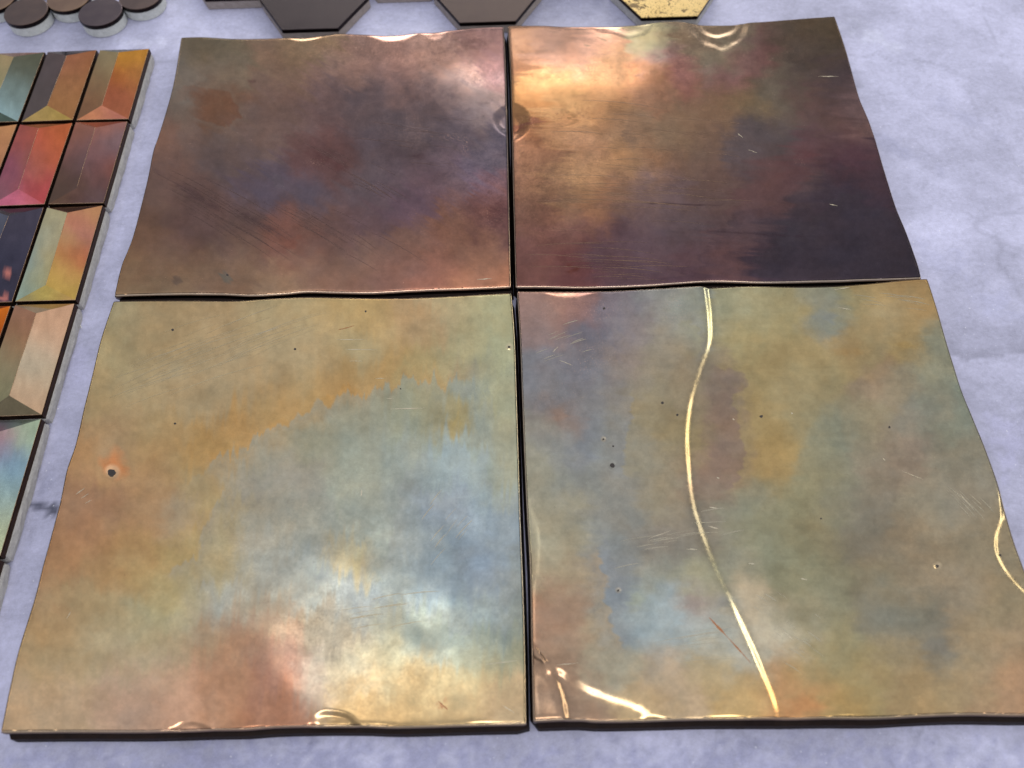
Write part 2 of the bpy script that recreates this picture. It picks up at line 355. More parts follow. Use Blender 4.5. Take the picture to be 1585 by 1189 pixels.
PAL['TL'] = [(290,70,105,92,68),(350,75,112,98,72),(290,120,118,108,95),(340,110,122,105,85),(330,150,118,78,50),(345,175,113,74,46),(270,170,112,95,80),(420,90,125,98,75),(480,75,130,105,72),(440,140,110,82,70),(500,110,140,105,88),(560,90,140,105,90),(620,120,165,122,108),(680,100,172,130,112),(740,70,120,88,85),(770,100,115,85,90),(700,140,140,116,112),(740,160,125,110,110),(600,160,85,72,75),(560,170,90,75,78),(640,190,82,70,74),(700,200,80,70,78),(760,230,75,68,82),(500,160,110,85,82),(420,190,112,88,78),(300,210,115,88,75),(240,230,125,88,68),(260,270,110,82,72),(340,230,98,80,76),(430,270,88,78,92),(400,290,92,78,88),(480,290,85,75,85),(480,240,105,70,65),(520,250,95,65,62),(570,280,92,78,82),(620,260,85,70,75),(690,270,88,72,80),(740,270,92,78,98),(770,290,95,70,78),(640,310,100,75,85),(560,340,98,75,78),(500,350,105,75,65),(445,370,120,75,60),(380,350,95,72,65),(300,330,98,72,65),(230,300,102,78,66),(210,360,112,80,58),(190,410,125,90,60),(200,445,130,105,70),(270,400,115,85,65),(280,440,125,100,70),(350,430,118,92,70),(430,440,140,110,80),(520,440,130,95,75),(400,390,108,80,68),(540,400,112,85,72),(620,400,112,80,65),(700,370,115,78,60),(760,330,95,62,60),(740,400,120,85,65),(680,420,142,92,72),(750,435,165,108,74),(600,440,135,95,80)]
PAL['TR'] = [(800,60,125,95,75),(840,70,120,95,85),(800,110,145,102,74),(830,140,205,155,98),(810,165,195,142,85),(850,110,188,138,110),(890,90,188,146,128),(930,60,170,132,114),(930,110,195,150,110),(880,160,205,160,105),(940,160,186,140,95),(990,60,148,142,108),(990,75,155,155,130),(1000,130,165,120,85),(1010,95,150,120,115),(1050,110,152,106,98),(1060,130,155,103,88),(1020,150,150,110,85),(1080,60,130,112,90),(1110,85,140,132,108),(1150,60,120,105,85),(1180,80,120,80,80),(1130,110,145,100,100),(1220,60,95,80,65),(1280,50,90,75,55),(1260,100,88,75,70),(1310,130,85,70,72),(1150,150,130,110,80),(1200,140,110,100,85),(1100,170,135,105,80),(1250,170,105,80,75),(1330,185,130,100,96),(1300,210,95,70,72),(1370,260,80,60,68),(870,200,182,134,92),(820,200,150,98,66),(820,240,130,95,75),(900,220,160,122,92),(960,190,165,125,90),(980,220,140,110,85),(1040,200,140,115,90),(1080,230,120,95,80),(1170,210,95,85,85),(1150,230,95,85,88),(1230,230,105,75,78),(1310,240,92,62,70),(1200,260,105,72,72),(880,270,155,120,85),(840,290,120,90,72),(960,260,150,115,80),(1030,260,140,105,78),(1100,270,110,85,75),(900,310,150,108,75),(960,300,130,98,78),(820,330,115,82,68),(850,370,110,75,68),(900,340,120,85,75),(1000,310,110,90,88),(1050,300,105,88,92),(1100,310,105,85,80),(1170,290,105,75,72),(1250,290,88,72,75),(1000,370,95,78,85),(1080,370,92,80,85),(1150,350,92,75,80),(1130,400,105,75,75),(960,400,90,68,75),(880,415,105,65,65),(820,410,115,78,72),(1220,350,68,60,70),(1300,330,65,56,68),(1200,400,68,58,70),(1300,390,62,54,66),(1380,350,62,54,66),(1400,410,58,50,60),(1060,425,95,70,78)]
PAL['BL'] = [(180,480,165,155,115),(250,480,170,145,100),(350,480,175,150,105),(450,475,175,155,108),(560,480,185,155,95),(640,490,180,150,105),(700,480,170,158,115),(770,470,170,165,120),(780,520,165,165,125),(160,540,175,155,105),(250,540,168,145,100),(350,540,172,150,108),(450,540,170,150,108),(560,540,170,155,112),(640,520,180,148,100),(700,540,165,158,115),(140,620,172,145,95),(220,610,168,148,105),(300,600,165,145,105),(400,600,165,142,100),(480,600,168,145,98),(540,590,175,140,80),(600,570,178,142,80),(640,580,165,155,105),(720,600,142,148,130),(690,650,150,145,110),(705,655,165,145,80),(740,650,140,150,140),(770,620,160,160,125),(790,700,160,160,130),(430,645,175,138,75),(490,622,180,138,70),(350,680,178,138,75),(330,710,178,138,72),(250,680,172,142,90),(170,680,165,135,95),(130,720,175,135,85),(230,730,165,130,85),(100,780,160,120,85),(150,790,158,118,85),(200,780,165,128,85),(300,750,165,142,95),(280,800,155,140,115),(560,640,150,150,125),(480,680,150,148,120),(420,705,148,145,125),(380,740,152,145,122),(450,740,148,145,130),(540,720,150,155,135),(620,700,150,158,145),(620,640,150,155,128),(680,720,148,165,160),(740,740,150,168,165),(700,790,140,155,165),(620,780,140,148,140),(560,790,150,158,145),(480,800,148,150,135),(400,800,150,145,125),(350,800,165,145,95),(740,820,130,150,160),(680,850,120,138,145),(640,830,125,138,138),(600,850,138,145,135),(530,850,165,155,120),(540,870,175,160,120),(480,870,145,152,145),(400,870,155,155,140),(340,860,165,148,100),(280,850,170,145,85),(230,880,172,145,90),(180,870,165,130,82),(110,850,165,120,78),(80,900,160,125,85),(70,960,165,135,90),(140,930,165,142,98),(200,960,165,155,115),(260,920,172,158,108),(300,950,165,158,125),(340,920,160,160,145),(400,940,160,150,125),(440,900,150,155,145),(520,910,140,150,145),(560,930,130,140,140),(620,900,135,148,145),(680,910,130,150,158),(740,890,128,145,158),(780,900,135,145,140),(790,960,125,135,125),(730,950,152,168,162),(660,970,160,170,155),(600,970,172,170,145),(520,970,150,140,120),(430,960,155,130,105),(420,1010,150,115,95),(380,990,160,128,98),(320,990,165,140,108),(240,1010,165,150,112),(160,1010,168,152,115),(80,1020,170,145,100),(40,1080,180,150,110),(100,1090,172,148,115),(200,1070,175,145,120),(280,1080,185,145,115),(350,1070,170,125,90),(430,1060,150,105,85),(420,1100,165,115,85),(480,1050,180,166,148),(540,1040,195,186,155),(600,1030,192,182,142),(560,1080,195,162,106),(640,1080,185,156,104),(700,1060,165,150,110),(760,1040,165,155,115),(790,1090,185,160,118),(720,1100,170,145,100),(800,1010,150,150,120),(750,1000,160,165,140)]
PAL['BR'] = [(815,470,160,125,115),(860,470,165,120,105),(900,470,150,110,105),(960,470,125,115,125),(1020,470,145,145,140),(1060,480,150,155,140),(830,510,150,125,120),(900,510,125,115,120),(920,530,115,115,130),(980,510,140,130,130),(1040,510,150,145,130),(860,560,125,120,128),(900,570,120,118,128),(830,580,128,128,135),(960,560,145,130,120),(1020,560,150,138,115),(1060,600,150,135,105),(850,620,125,125,130),(865,645,145,120,105),(920,620,130,130,132),(980,620,145,135,115),(1020,640,148,132,95),(1050,680,155,135,90),(900,690,128,132,138),(850,680,140,140,132),(950,690,135,138,132),(1000,700,145,138,118),(830,740,150,145,122),(900,740,138,140,132),(960,760,140,138,128),(1020,760,150,138,110),(860,790,155,148,122),(1100,600,140,120,100),(1120,560,140,125,100),(1120,590,135,118,105),(1110,640,140,115,95),(1110,700,138,112,98),(1100,740,140,115,95),(1130,680,140,118,95),(1130,480,165,160,120),(1150,520,170,155,100),(1180,490,165,155,110),(1220,500,168,150,95),(1280,490,135,140,128),(1250,460,150,150,125),(1200,560,172,148,90),(1260,560,172,150,95),(1300,470,165,155,105),(1340,460,180,150,90),(1400,450,180,140,75),(1420,480,178,145,85),(1380,500,172,152,105),(1320,540,165,145,95),(1400,535,178,145,78),(1300,540,175,142,85),(1350,570,160,132,95),(1340,600,158,135,105),(1380,600,155,140,110),(1440,560,150,148,120),(1440,620,135,138,120),(1480,650,130,138,120),(1500,700,135,130,110),(1420,640,145,135,115),(1400,720,150,130,108),(1330,660,155,142,108),(1240,620,160,145,100),(1180,640,165,138,80),(1200,680,168,140,75),(1180,720,165,135,75),(1260,700,145,140,108),(1300,680,135,138,115),(1240,760,145,138,100),(1300,760,140,135,108),(1150,780,140,138,115),(1180,800,145,142,108),(1360,760,138,128,108),(1360,700,150,138,112),(1450,780,150,140,115),(1500,760,150,140,118),(1530,850,145,130,100),(1450,850,158,138,105),(1400,850,145,128,100),(1330,840,128,122,105),(1260,840,142,132,95),(1200,860,140,138,105),(1140,860,148,145,122),(1070,830,140,132,115),(1020,840,140,130,115),(960,830,130,135,132),(900,830,155,148,122),(850,830,162,155,126),(830,880,162,148,116),(880,880,165,148,115),(930,880,130,135,135),(950,930,128,140,145),(1000,930,150,160,150),(1020,890,145,145,130),(1080,890,160,155,120),(1040,930,150,165,165),(1075,935,155,140,130),(1010,990,150,168,170),(1080,980,160,170,165),(960,980,140,150,150),(870,930,160,130,105),(830,960,165,120,88),(880,990,162,132,105),(930,970,165,145,110),(950,1040,165,160,135),(1020,1040,168,150,125),(1050,1070,180,155,120),(880,1090,150,120,95),(930,1020,160,145,115),(1000,1090,185,156,108),(1100,1040,170,150,105),(1130,1000,170,170,155),(1150,1080,190,155,90),(1180,950,180,162,128),(1200,1000,182,176,152),(1220,1080,195,140,80),(1260,1050,165,140,85),(1300,1000,150,138,95),(1250,950,140,135,105),(1240,900,135,132,100),(1300,920,135,130,100),(1360,900,138,125,95),(1360,950,128,125,108),(1430,960,130,125,105),(1450,1000,128,125,112),(1400,1030,148,132,98),(1340,1050,158,140,90),(1300,1090,168,138,75),(1420,1070,165,138,90),(1500,1050,160,138,98),(1560,1080,175,135,95),(1530,980,160,140,105),(1570,1000,165,140,105),(1480,920,155,138,110),(1560,950,152,135,100)]
# patches with a border of their own: x, y, rx, ry, colour, opacity, angle, softness
BLOB = {
 'TL': [(322,152,34,16,(114,76,50),.6,5,.7),(345,178,22,20,(114,78,52),.6,20,.8),(510,250,52,10,(92,56,54),.6,22,.7),(300,300,80,8,(80,58,60),.5,32,.8),(400,345,60,9,(76,56,58),.5,30,.8),(445,375,22,14,(124,74,56),.6,0,.7),(640,240,34,6,(70,52,58),.6,4,.8),(350,430,11,7,(92,92,82),.7,0,.7),(275,436,12,6,(84,70,62),.6,0,.7),(770,330,18,34,(70,42,46),.5,10,.8),(520,100,30,6,(92,72,66),.4,-8,.9),(395,127,10,5,(92,62,54),.7,0,.8)],
 'TR': [(1060,120,26,14,(166,100,94),.12,0,.9),(868,185,16,16,(120,90,60),.6,0,.9),(975,215,18,22,(112,92,78),.55,0,.9),(805,190,13,17,(120,74,58),.8,0,.6),(1040,316,90,2.2,(70,54,58),.8,1,.9),(1160,360,130,3,(64,48,54),.5,3,.9),(880,415,8,9,(98,52,42),.6,0,.7),(1240,240,22,12,(96,58,62),.5,0,.9),(925,62,7,6,(96,92,76),.7,0,.6),(912,72,5,3,(96,92,76),.7,0,.6),(1230,395,100,40,(60,52,64),.5,0,.9)],
 'BL': [(520,614,46,10,(184,138,62),.7,-22,.6),(430,660,56,10,(182,136,64),.7,-24,.6),(340,705,30,18,(180,138,68),.6,-10,.6),(705,660,14,20,(170,145,72),.6,0,.7),(725,605,34,16,(134,142,132),.6,10,.7),(550,870,16,40,(176,162,112),.5,10,.9),(665,820,40,50,(118,136,142),.35,10,.9),(740,870,60,70,(126,148,166),.35,10,.9),(430,1040,40,50,(152,112,92),.3,20,.9),(684,1090,14,4,(150,80,44),.7,40,.7),(390,745,40,30,(146,142,130),.4,0,.8)],
 'BR': [(1112,660,30,90,(136,114,98),.45,4,.7),(1128,585,32,14,(132,116,104),.45,8,.8),(866,645,14,13,(148,118,100),.6,0,.6),(1010,960,60,44,(148,170,176),.45,-20,.7),(945,900,22,70,(122,130,140),.5,-8,.6),(985,930,18,22,(160,166,142),.6,30,.6),(1075,935,26,16,(152,134,124),.6,0,.7),(1405,535,24,10,(182,146,70),.6,0,.8),(1280,490,26,14,(128,136,134),.6,0,.8),(1310,545,26,10,(180,142,76),.5,0,.8),(910,520,60,26,(108,110,132),.4,0,.9),(1240,1090,40,20,(198,132,66),.5,0,.9),(1440,1000,40,20,(122,124,120),.4,0,.9)],
}
DRAG = {'TL': (32, 10), 'TR': (3, 14), 'BL': (94, 11), 'BR': (5, 4)}
BORDER = {
 'TL': [([(262,140),(300,135),(350,140),(372,165),(360,200),(320,190),(285,165)], (114,76,52), (116,100,84), 16, .5)],
 'TR': [([(1000,440),(1090,400),(1120,350),(1180,320),(1280,290)], (64,54,63), (98,76,76), 36, .3)],
 'BL': [([(270,760),(320,735),(340,702),(388,690),(402,672),(445,655),(478,640),(492,622),(508,628),(528,610),(565,610),(610,596),(660,588),(710,586),(748,606)], (148,148,128), (180,142,80), 22, .7),
        ([(250,900),(300,860),(330,800),(360,760)], (150,146,132), (170,142,88), 30, .5), ([(330,1000),(400,950),(450,955),(480,1010),(470,1080)], (156,122,100), (160,150,126), 24, .2)],
 'BR': [([(1095,555),(1125,572),(1160,588),(1136,618),(1146,660),(1152,700),(1142,740),(1118,772)], (138,114,98), (162,142,90), 24, .5),
        ([(925,840),(938,890),(934,930),(955,970),(968,1010)], (164,144,112), (130,140,146), 24, .7),
        ([(985,600),(965,680),(975,740)], (132,134,136), (150,138,104), 30, .5), ([(1040,500),(1080,510),(1080,560)], (160,150,108), (146,138,124), 24, .4)],
}
WEAR = {
 'TL': [(700,212,40,8,1),(720,225,8,20,.9),(760,335,26,34,.35),(490,250,26,10,.7),(640,200,60,30,.3),(575,290,30,8,.5),(640,330,20,10,.3)],
 'TR': [(820,185,26,22,.6),(1130,80,50,16,.5),(1240,250,20,8,.4),(1060,90,30,12,.35),(1140,215,10,6,.4)],
 'BL': [(600,570,12,6,.3)],
 'BR': [(900,480,90,26,.6),(910,550,60,50,.4),(1050,480,30,30,.5),(870,620,50,60,.2),(850,1040,30,12,.5)],
}
SAT = {'TL': 0.78, 'TR': 0.88, 'BL': 0.86, 'BR': 0.78}
def dim(key, x0, x1, y0, y1, k):                            # tones down palette patches that carry reflected glow
    PAL[key] = [(x, y, r * k, g * k, b * k) if x0 < x < x1 and y0 < y < y1 else (x, y, r, g, b) for (x, y, r, g, b) in PAL[key]]
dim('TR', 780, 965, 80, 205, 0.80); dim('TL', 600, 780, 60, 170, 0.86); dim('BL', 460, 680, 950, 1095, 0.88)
GAIN = {'TL': (1.40, 1.31, 1.28), 'TR': (1.13, 1.05, 1.0), 'BL': (1.16, 1.11, 1.08), 'BR': (1.10, 1.06, 1.0)}
PITS = {  # pixel x, y, radius px, kind
 'TL': [(352,426,2.4,'dark')],
 'TR': [],
 'BL': [(173,732,8.0,'hole'),(788,537,4.0,'ring'),(268,512,2.6,'dark'),(457,541,2.6,'dark'),(271,656,2.4,'dark'),(566,482,2.0,'dark'),(620,602,1.4,'dark')],
 'BR': [(948,721,5.0,'dark'),(934,680,2.8,'ring'),(949,691,2.0,'dark'),(957,914,3.2,'ring'),(1025,625,3.0,'dark'),(1048,644,2.4,'dark'),(1178,645,3.2,'dark'),(935,478,2.8,'dark'),(1450,877,4.6,'ring'),(1547,860,3.2,'dark'),(1376,662,2.6,'dark'),(1270,804,1.8,'dark')],
}
SCR = {   # scratches: x0, y0, x1, y1, width px, material
 'TL': [(738,432,762,431,1.4,'bare')],
 'TR': [(1266,118,1298,119,1.4,'bare'),(1284,315,1297,318,1.6,'bare'),(1142,207,1150,214,1.4,'bare'),(1158,232,1172,237,1.0,'bare')],
 'BL': [(602,633,658,632,1.6,'bare'),(520,526,566,526,1.0,'bare'),(534,541,584,542,1.2,'bare'),(540,559,562,559,1.0,'bare'),(580,586,596,586,1.2,'bare'),(598,617,608,617,1.4,'bare'),(559,757,559,767,2.6,'bare'),(394,520,436,505,1.0,'bare'),(118,766,132,756,1.8,'bare'),(126,772,138,764,1.4,'bare'),(132,780,142,774,1.4,'bare'),(753,1028,802,1022,1.6,'bare'),(778,1092,796,1103,2.0,'bare'),(524,511,548,504,2.2,'brown'),(677,1084,693,1098,4.0,'brown'),(104,958,110,948,1.6,'bare')],
 'BR': [(1097,956,1126,988,4.6,'brown'),(1126,988,1162,1028,2.8,'brown'),(856,545,864,537,1.4,'bare'),(866,558,886,566,1.2,'bare'),(1062,852,1078,853,2.4,'bare'),(1098,784,1110,786,2.6,'bare'),(1096,814,1112,818,2.6,'bare'),(1158,873,1168,874,2.2,'bare'),(862,1030,894,1027,1.4,'bare'),(1238,897,1248,899,2.4,'bare'),(1214,978,1228,990,2.4,'bare'),(1395,730,1428,742,1.4,'bare'),(1366,710,1370,714,2.6,'bare'),(1485,765,1506,788,1.4,'bare'),(1500,765,1518,782,1.2,'bare'),(1290,448,1316,444,1.8,'bare'),(1296,475,1318,479,1.4,'bare'),(1000,836,1040,822,1.0,'bare'),(1224,640,1227,642,2.4,'bare'),(1134,648,1137,650,2.6,'bare'),(1110,738,1114,740,2.6,'bare')],
}

def heights(px, key, seed):
    x, y = px[:, 0], px[:, 1]
    h = 0.65 * fbm(x / 260, y / 220, seed, 2) + 0.20 * fbm(x / 95, y / 85, seed + 3, 2) + 0.022 * fbm(x / 34, y / 30, seed + 6, 2)
    for (cx, cy, rx, ry, a) in SWELL.get(key, []):
        h = h + a * np.exp(-(((x - cx) / rx) ** 2 + ((y - cy) / ry) ** 2))
    for (cx, cy, rx, ry, a, w) in RING.get(key, []):
        r = np.hypot((x - cx) / rx, (y - cy) / ry) + 0.09 * fbm(x / 38, y / 38, seed + 21, 2); w = min(0.8, w * 1.45)
        h = h - a * smooth((1 - r) / w)
    for (line, w, a, reach) in FOLD.get(key, []):
        d, s, al = line_dist(px, line)
        w2 = w * (1 + 0.14 * fbm(al * 9, al * 0, seed + 2, 2))
        w2 = w2 * (1 + 0.30 * al * al) * (0.86 + 0.14 * smooth((y - 430) / 600)); h = h + a * np.tanh(d * s / w2) * np.exp(-(d / reach) ** 2)
    for (cx, cy, r, kind) in PITS.get(key, []):
        if kind != 'dark' or r > 4:
            q = np.hypot(x - cx, y - cy) / r
            h = h - 0.25 * np.exp(-(q / 1.1) ** 2) + 0.10 * np.exp(-((q - 1.5) / 0.4) ** 2)
    return h

def big_tile(key, label, seed, N=400):
    E_ = EDGES[key]; ins = 0.0006
    L = {k: at(resample(v, N), TT) for k, v in E_.items()}
    t_, r_, b_, l_ = L['top'].copy(), L['right'].copy(), L['bottom'].copy(), L['left'].copy()
    t_[:, 1] -= ins; b_[:, 1] += ins; l_[:, 0] += ins; r_[:, 0] -= ins
    lerp = np.linspace(0, 1, N)
    def fixc(a, p, q): return a + (1 - lerp)[:, None] * (p - a[0]) + lerp[:, None] * (q - a[-1])
    def corner(a, b): return np.array([a[0], b[1], TT])
    c00 = corner(l_[0], t_[0]); c10 = corner(r_[0], t_[-1]); c01 = corner(l_[-1], b_[0]); c11 = corner(r_[-1], b_[-1])
    t_, b_, l_, r_ = fixc(t_, c00, c10), fixc(b_, c01, c11), fixc(l_, c00, c01), fixc(r_, c10, c11)
    u = lerp[None, :, None]; v = lerp[:, None, None]
    P = ((1 - v) * t_[None] + v * b_[None] + (1 - u) * l_[:, None] + u * r_[:, None]
         - ((1 - u) * (1 - v) * c00 + u * (1 - v) * c10 + (1 - u) * v * c01 + u * v * c11))
    V = P.reshape(-1, 3); px = to_px(V)
    V = V.copy(); V[:, 2] = TT + heights(px, key, seed) * 0.001
    gi = np.arange(N); cell = 0.2 / N; amt = 0.00030 * np.clip(0.75 + 0.6 * fbm(px[:, 0] / 70, px[:, 1] * 0, seed + 61, 3), 0.2, 1.3)
    for kk, wgt in ((np.repeat(N - 1 - gi, N), 1.0), (np.repeat(gi, N), 0.5), (np.tile(gi, N), 0.5), (np.tile(N - 1 - gi, N), 0.5)):
        V[:, 2] -= amt * wgt * np.exp(-(kk * cell / 0.0009) ** 1.5)          # the sheet rolls over at its edges
    q0 = drag(px, *DRAG[key], seed + 77)
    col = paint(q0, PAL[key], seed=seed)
    for (cx, cy, rx, ry, c, op, a, so) in BLOB.get(key, []): col = blob(q0, col, cx, cy, rx, ry, c, op, a, so, seed + int(cx) % 11)
    for (ln, cr_, cl_, reach, op) in BORDER.get(key, []): col = border(q0, col, ln, cr_, cl_, reach, op, seed + 3)
    for (cx, cy, r, kind) in PITS.get(key, []):
        if kind == 'hole':
            col = blob(px, col, cx + 4, cy - 14, 30, 30, (206, 120, 50), .75, 0, 0.9, seed, 0.2)
            col = blob(px, col, cx + 2, cy - 2, 14, 15, (206, 178, 136), .6, 0, 0.6, seed, 0.1)
        elif kind == 'ring':
            col = blob(px, col, cx, cy, r * 1.8, r * 1.8, (190, 170, 136), .4, 0, 0.5, seed, 0.1)
    x, y = px[:, 0], px[:, 1]
    m = 0.10 * fbm(x / 40, y / 34, seed + 31, 5) + 0.06 * fbm(x / 8, y / 8, seed + 37, 2)
    streak = 0.022 * (fbm(x / 7, y / 120, seed + 43, 3) if key == 'BL' else fbm(x / 140, y / 5, seed + 43, 3))
    col = col * (1 + m + streak)[:, None]
    wob = 0.03 * fbm(x / 34, y / 30, seed + 51, 3)
    lum = col @ np.array([0.3, 0.55, 0.15]); sat = np.where(col[:, 2] > col[:, 0], 0.85 * SAT[key], SAT[key])
    col = lum[:, None] + (col - lum[:, None]) * sat[:, None]
    col = np.clip(col * np.stack([1 + wob, 1 + 0 * wob, 1 - wob], 1) * np.array(GAIN[key]), 0.01, 0.92)
    wear = np.zeros(len(V))
    for (cx, cy, rx, ry, a) in WEAR.get(key, []):
        wear = np.maximum(wear, a * smooth(1.2 - np.hypot((x - cx) / rx, (y - cy) / ry)))
    idx = np.arange(N * N).reshape(N, N)
    F = np.stack([idx[:-1, :-1].ravel(), idx[1:, :-1].ravel(), idx[1:, 1:].ravel(), idx[:-1, 1:].ravel()], 1)
    # rolled rim: rings of vertices going out and down from the border
    loop = np.r_[idx[0, :], idx[1:, -1], idx[-1, ::-1][1:], idx[::-1, 0][1:-1]]
    nrm = np.zeros((len(loop), 3)); n1 = N
    nrm[:n1] += (0, 1, 0); nrm[n1 - 1:2 * n1 - 1] += (1, 0, 0); nrm[2 * n1 - 2:3 * n1 - 2] += (0, -1, 0); nrm[3 * n1 - 3:] += (-1, 0, 0); nrm[0] += (-1, 0, 0)
    nrm /= np.linalg.norm(nrm, axis=1)[:, None]
    front = np.clip(-nrm[:, 1], 0, 1)
    allV, allC, allW = [V], [col], [wear]; prev = loop; base = len(V); faces = [F]
    rimc = np.array((0.055, 0.028, 0.024)); rimb = np.array((0.90, 0.72, 0.56))
    for (o, dz, k) in ((0.00018, 0.00004, 1.0), (0.00038, 0.00016, 0.95), (0.00054, 0.00040, 0.7), (0.00060, 0.0007, 0.15), (0.00062, 0.0012, 0.0), (0.00062, 0.0030, 0.0), (0.0001, 0.0031, 0.0)):
        R = V[loop] + nrm * o * (1 + 0.6 * front[:, None] * (dz > 0.0005)); R[:, 2] -= dz
        cur = base + np.arange(len(loop))
        nx_, pv = np.roll(cur, -1), np.roll(prev, -1)
        faces.append(np.stack([prev, cur, nx_, pv], 1))
        allV.append(R); allC.append((col[loop] * 0.55 + rimb * 0.45) * k + rimc * (1 - k)); allW.append(wear[loop]); prev = cur; base += len(loop)
    V2, C2, W2, F2 = np.vstack(allV), np.vstack(allC), np.concatenate(allW), np.vstack(faces)
    ctr = V.mean(0); root = thing('metal_tile', label, 'tile', (ctr[0], ctr[1], 0), 'large patinated metal tiles laid two by two')
    off = np.array([ctr[0], ctr[1], 0])
    face = build('metal_face', V2 - off, F2[:, ::-1] if False else F2, M_TILE['TL TR BL BR'.split().index(key)], root, C2, True, W2)
    # core board under the sheet
    sel = loop[::6]; nn = nrm[::6]; ff = front[::6][:, None]
    top = V[sel] - nn * 0.0006; top[:, 2] = V[sel][:, 2] - 0.0026
    bot = V[sel] + nn * (0.0017 + 0.0012 * ff); bot[:, 2] = 0.0
    mid = V[sel] + nn * (0.0004 + 0.0021 * ff); mid[:, 2] = 0.0055
    n = len(sel); CV = np.vstack([top, mid, bot]) - off
    CF = [[i, i + n, (i + 1) % n + n, (i + 1) % n] for i in range(n)] + [[i + n, i + 2 * n, (i + 1) % n + 2 * n, (i + 1) % n + n] for i in range(n)]
    CF += [list(range(2 * n, 3 * n)), list(range(n))[::-1]]
    build('core_board', CV, CF, M_CORE, root, smoothf=False)
    # burnt pits and scrapes on the face
    def lift(pp, dz):
        q = at(np.asarray(pp, float), TT); h = heights(to_px(q), key, seed) * 0.001; q[:, 2] = TT + h + dz; return q - off
    for (cx, cy, r, kind) in PITS.get(key, []):
        a = np.linspace(0, 2 * math.pi, 15)[:-1]; rr = r * (0.55 if kind == 'ring' else (0.75 if kind == 'hole' else 0.72)) * (1 + 0.18 * fbm(a * 1.3 + cx, a * 0 + cy, 5, 2))
        ring = np.stack([cx + rr * np.cos(a) * 1.05, cy + rr * np.sin(a) * 0.92], 1)
        q = lift(np.vstack([ring, [[cx, cy]]]), 0.00005)
        if kind == 'hole': q = lift(np.vstack([ring, ring * 0.5 + np.array([cx, cy]) * 0.5, [[cx, cy]]]), 0.00008)
        m_ = len(a); rngs = (len(q) - 1) // m_
        FF = []
        for k in range(rngs - 1): FF += [[k * m_ + i, (k + 1) * m_ + i, (k + 1) * m_ + (i + 1) % m_, k * m_ + (i + 1) % m_] for i in range(m_)]
        FF += [[(rngs - 1) * m_ + i, len(q) - 1, (rngs - 1) * m_ + (i + 1) % m_] for i in range(m_)]
        build('pit', q, FF, M_DARK, face)
    for i, (x0, y0, x1, y1, w, mk) in enumerate(SCR.get(key, [])):
        t = np.linspace(0, 1, 9); d = np.array([x1 - x0, y1 - y0], float); n_ = np.array([-d[1], d[0]]) / (np.hypot(*d) + 1e-9)
        c = np.stack([x0 + d[0] * t, y0 + d[1] * t], 1) + n_ * (0.3 * fbm(t * 3 + i, t * 0 + i, 71, 2))[:, None]
        ww = (0.30 * w * np.sin(np.pi * np.clip(t * 0.94 + 0.03, 0, 1)) ** 0.7 * (1 + 0.4 * fbm(t * 6 + i, t * 0, 73, 2)))[:, None]
        q = lift(np.vstack([c + n_ * ww, c - n_ * ww]), 0.00004)
        build('scratch', q, [[k, k + 1, k + 10, k + 9] for k in range(8)], M_BARE if mk == 'bare' else M_BROWN, face)
    # fine rubbed hairlines, too many to tell apart: one joined part
    rs = np.random.RandomState(seed); HV, HF = [], []
    ring_ = np.vstack([E_['top'], E_['right'], E_['bottom'][::-1], E_['left'][::-1]]).astype(float); ring_ = ring_.mean(0) + (ring_ - ring_.mean(0)) * 0.985
    def inside(pts):
        for p in pts:
            a0, b0 = ring_, np.roll(ring_, -1, 0); cr_ = (a0[:, 1] > p[1]) != (b0[:, 1] > p[1])
            xs_ = a0[:, 0] + (p[1] - a0[:, 1]) * (b0[:, 0] - a0[:, 0]) / np.where(cr_, b0[:, 1] - a0[:, 1], 1)
            if (cr_ & (p[0] < xs_)).sum() % 2 == 0: return False
        return True
    for (x0, y0, x1, y1, spread, ang, lmin, lmax, cnt, wd) in HAIR.get(key, []):
        for _ in range(cnt):
            f = rs.rand(); a = math.radians(ang + rs.normal(0, 2.2)); Ln = rs.uniform(lmin, lmax)
            c0 = np.array([x0 + (x1 - x0) * f, y0 + (y1 - y0) * f]) + rs.normal(0, spread, 2)
            t = np.linspace(-0.5, 0.5, 9); ln = c0 + np.stack([np.cos(a + 0.10 * t) * t, np.sin(a + 0.10 * t) * t], 1) * Ln
            if not inside(ln): continue
            n_ = np.array([-math.sin(a), math.cos(a)]); w = (0.66 * wd * rs.uniform(0.4, 1.1) * np.cos(t * math.pi * 0.97) ** 0.5)[:, None]
            b0 = len(HV) * 18; HV.append(np.vstack([ln + n_ * w, ln - n_ * w])); HF += [[b0 + k, b0 + k + 1, b0 + k + 10, b0 + k + 9] for k in range(8)]
    if HV:
        o = build('hairline_scratches', lift(np.vstack(HV), 0.00003), HF, M_HAIR[key], face); o['kind'] = 'stuff'
    return root
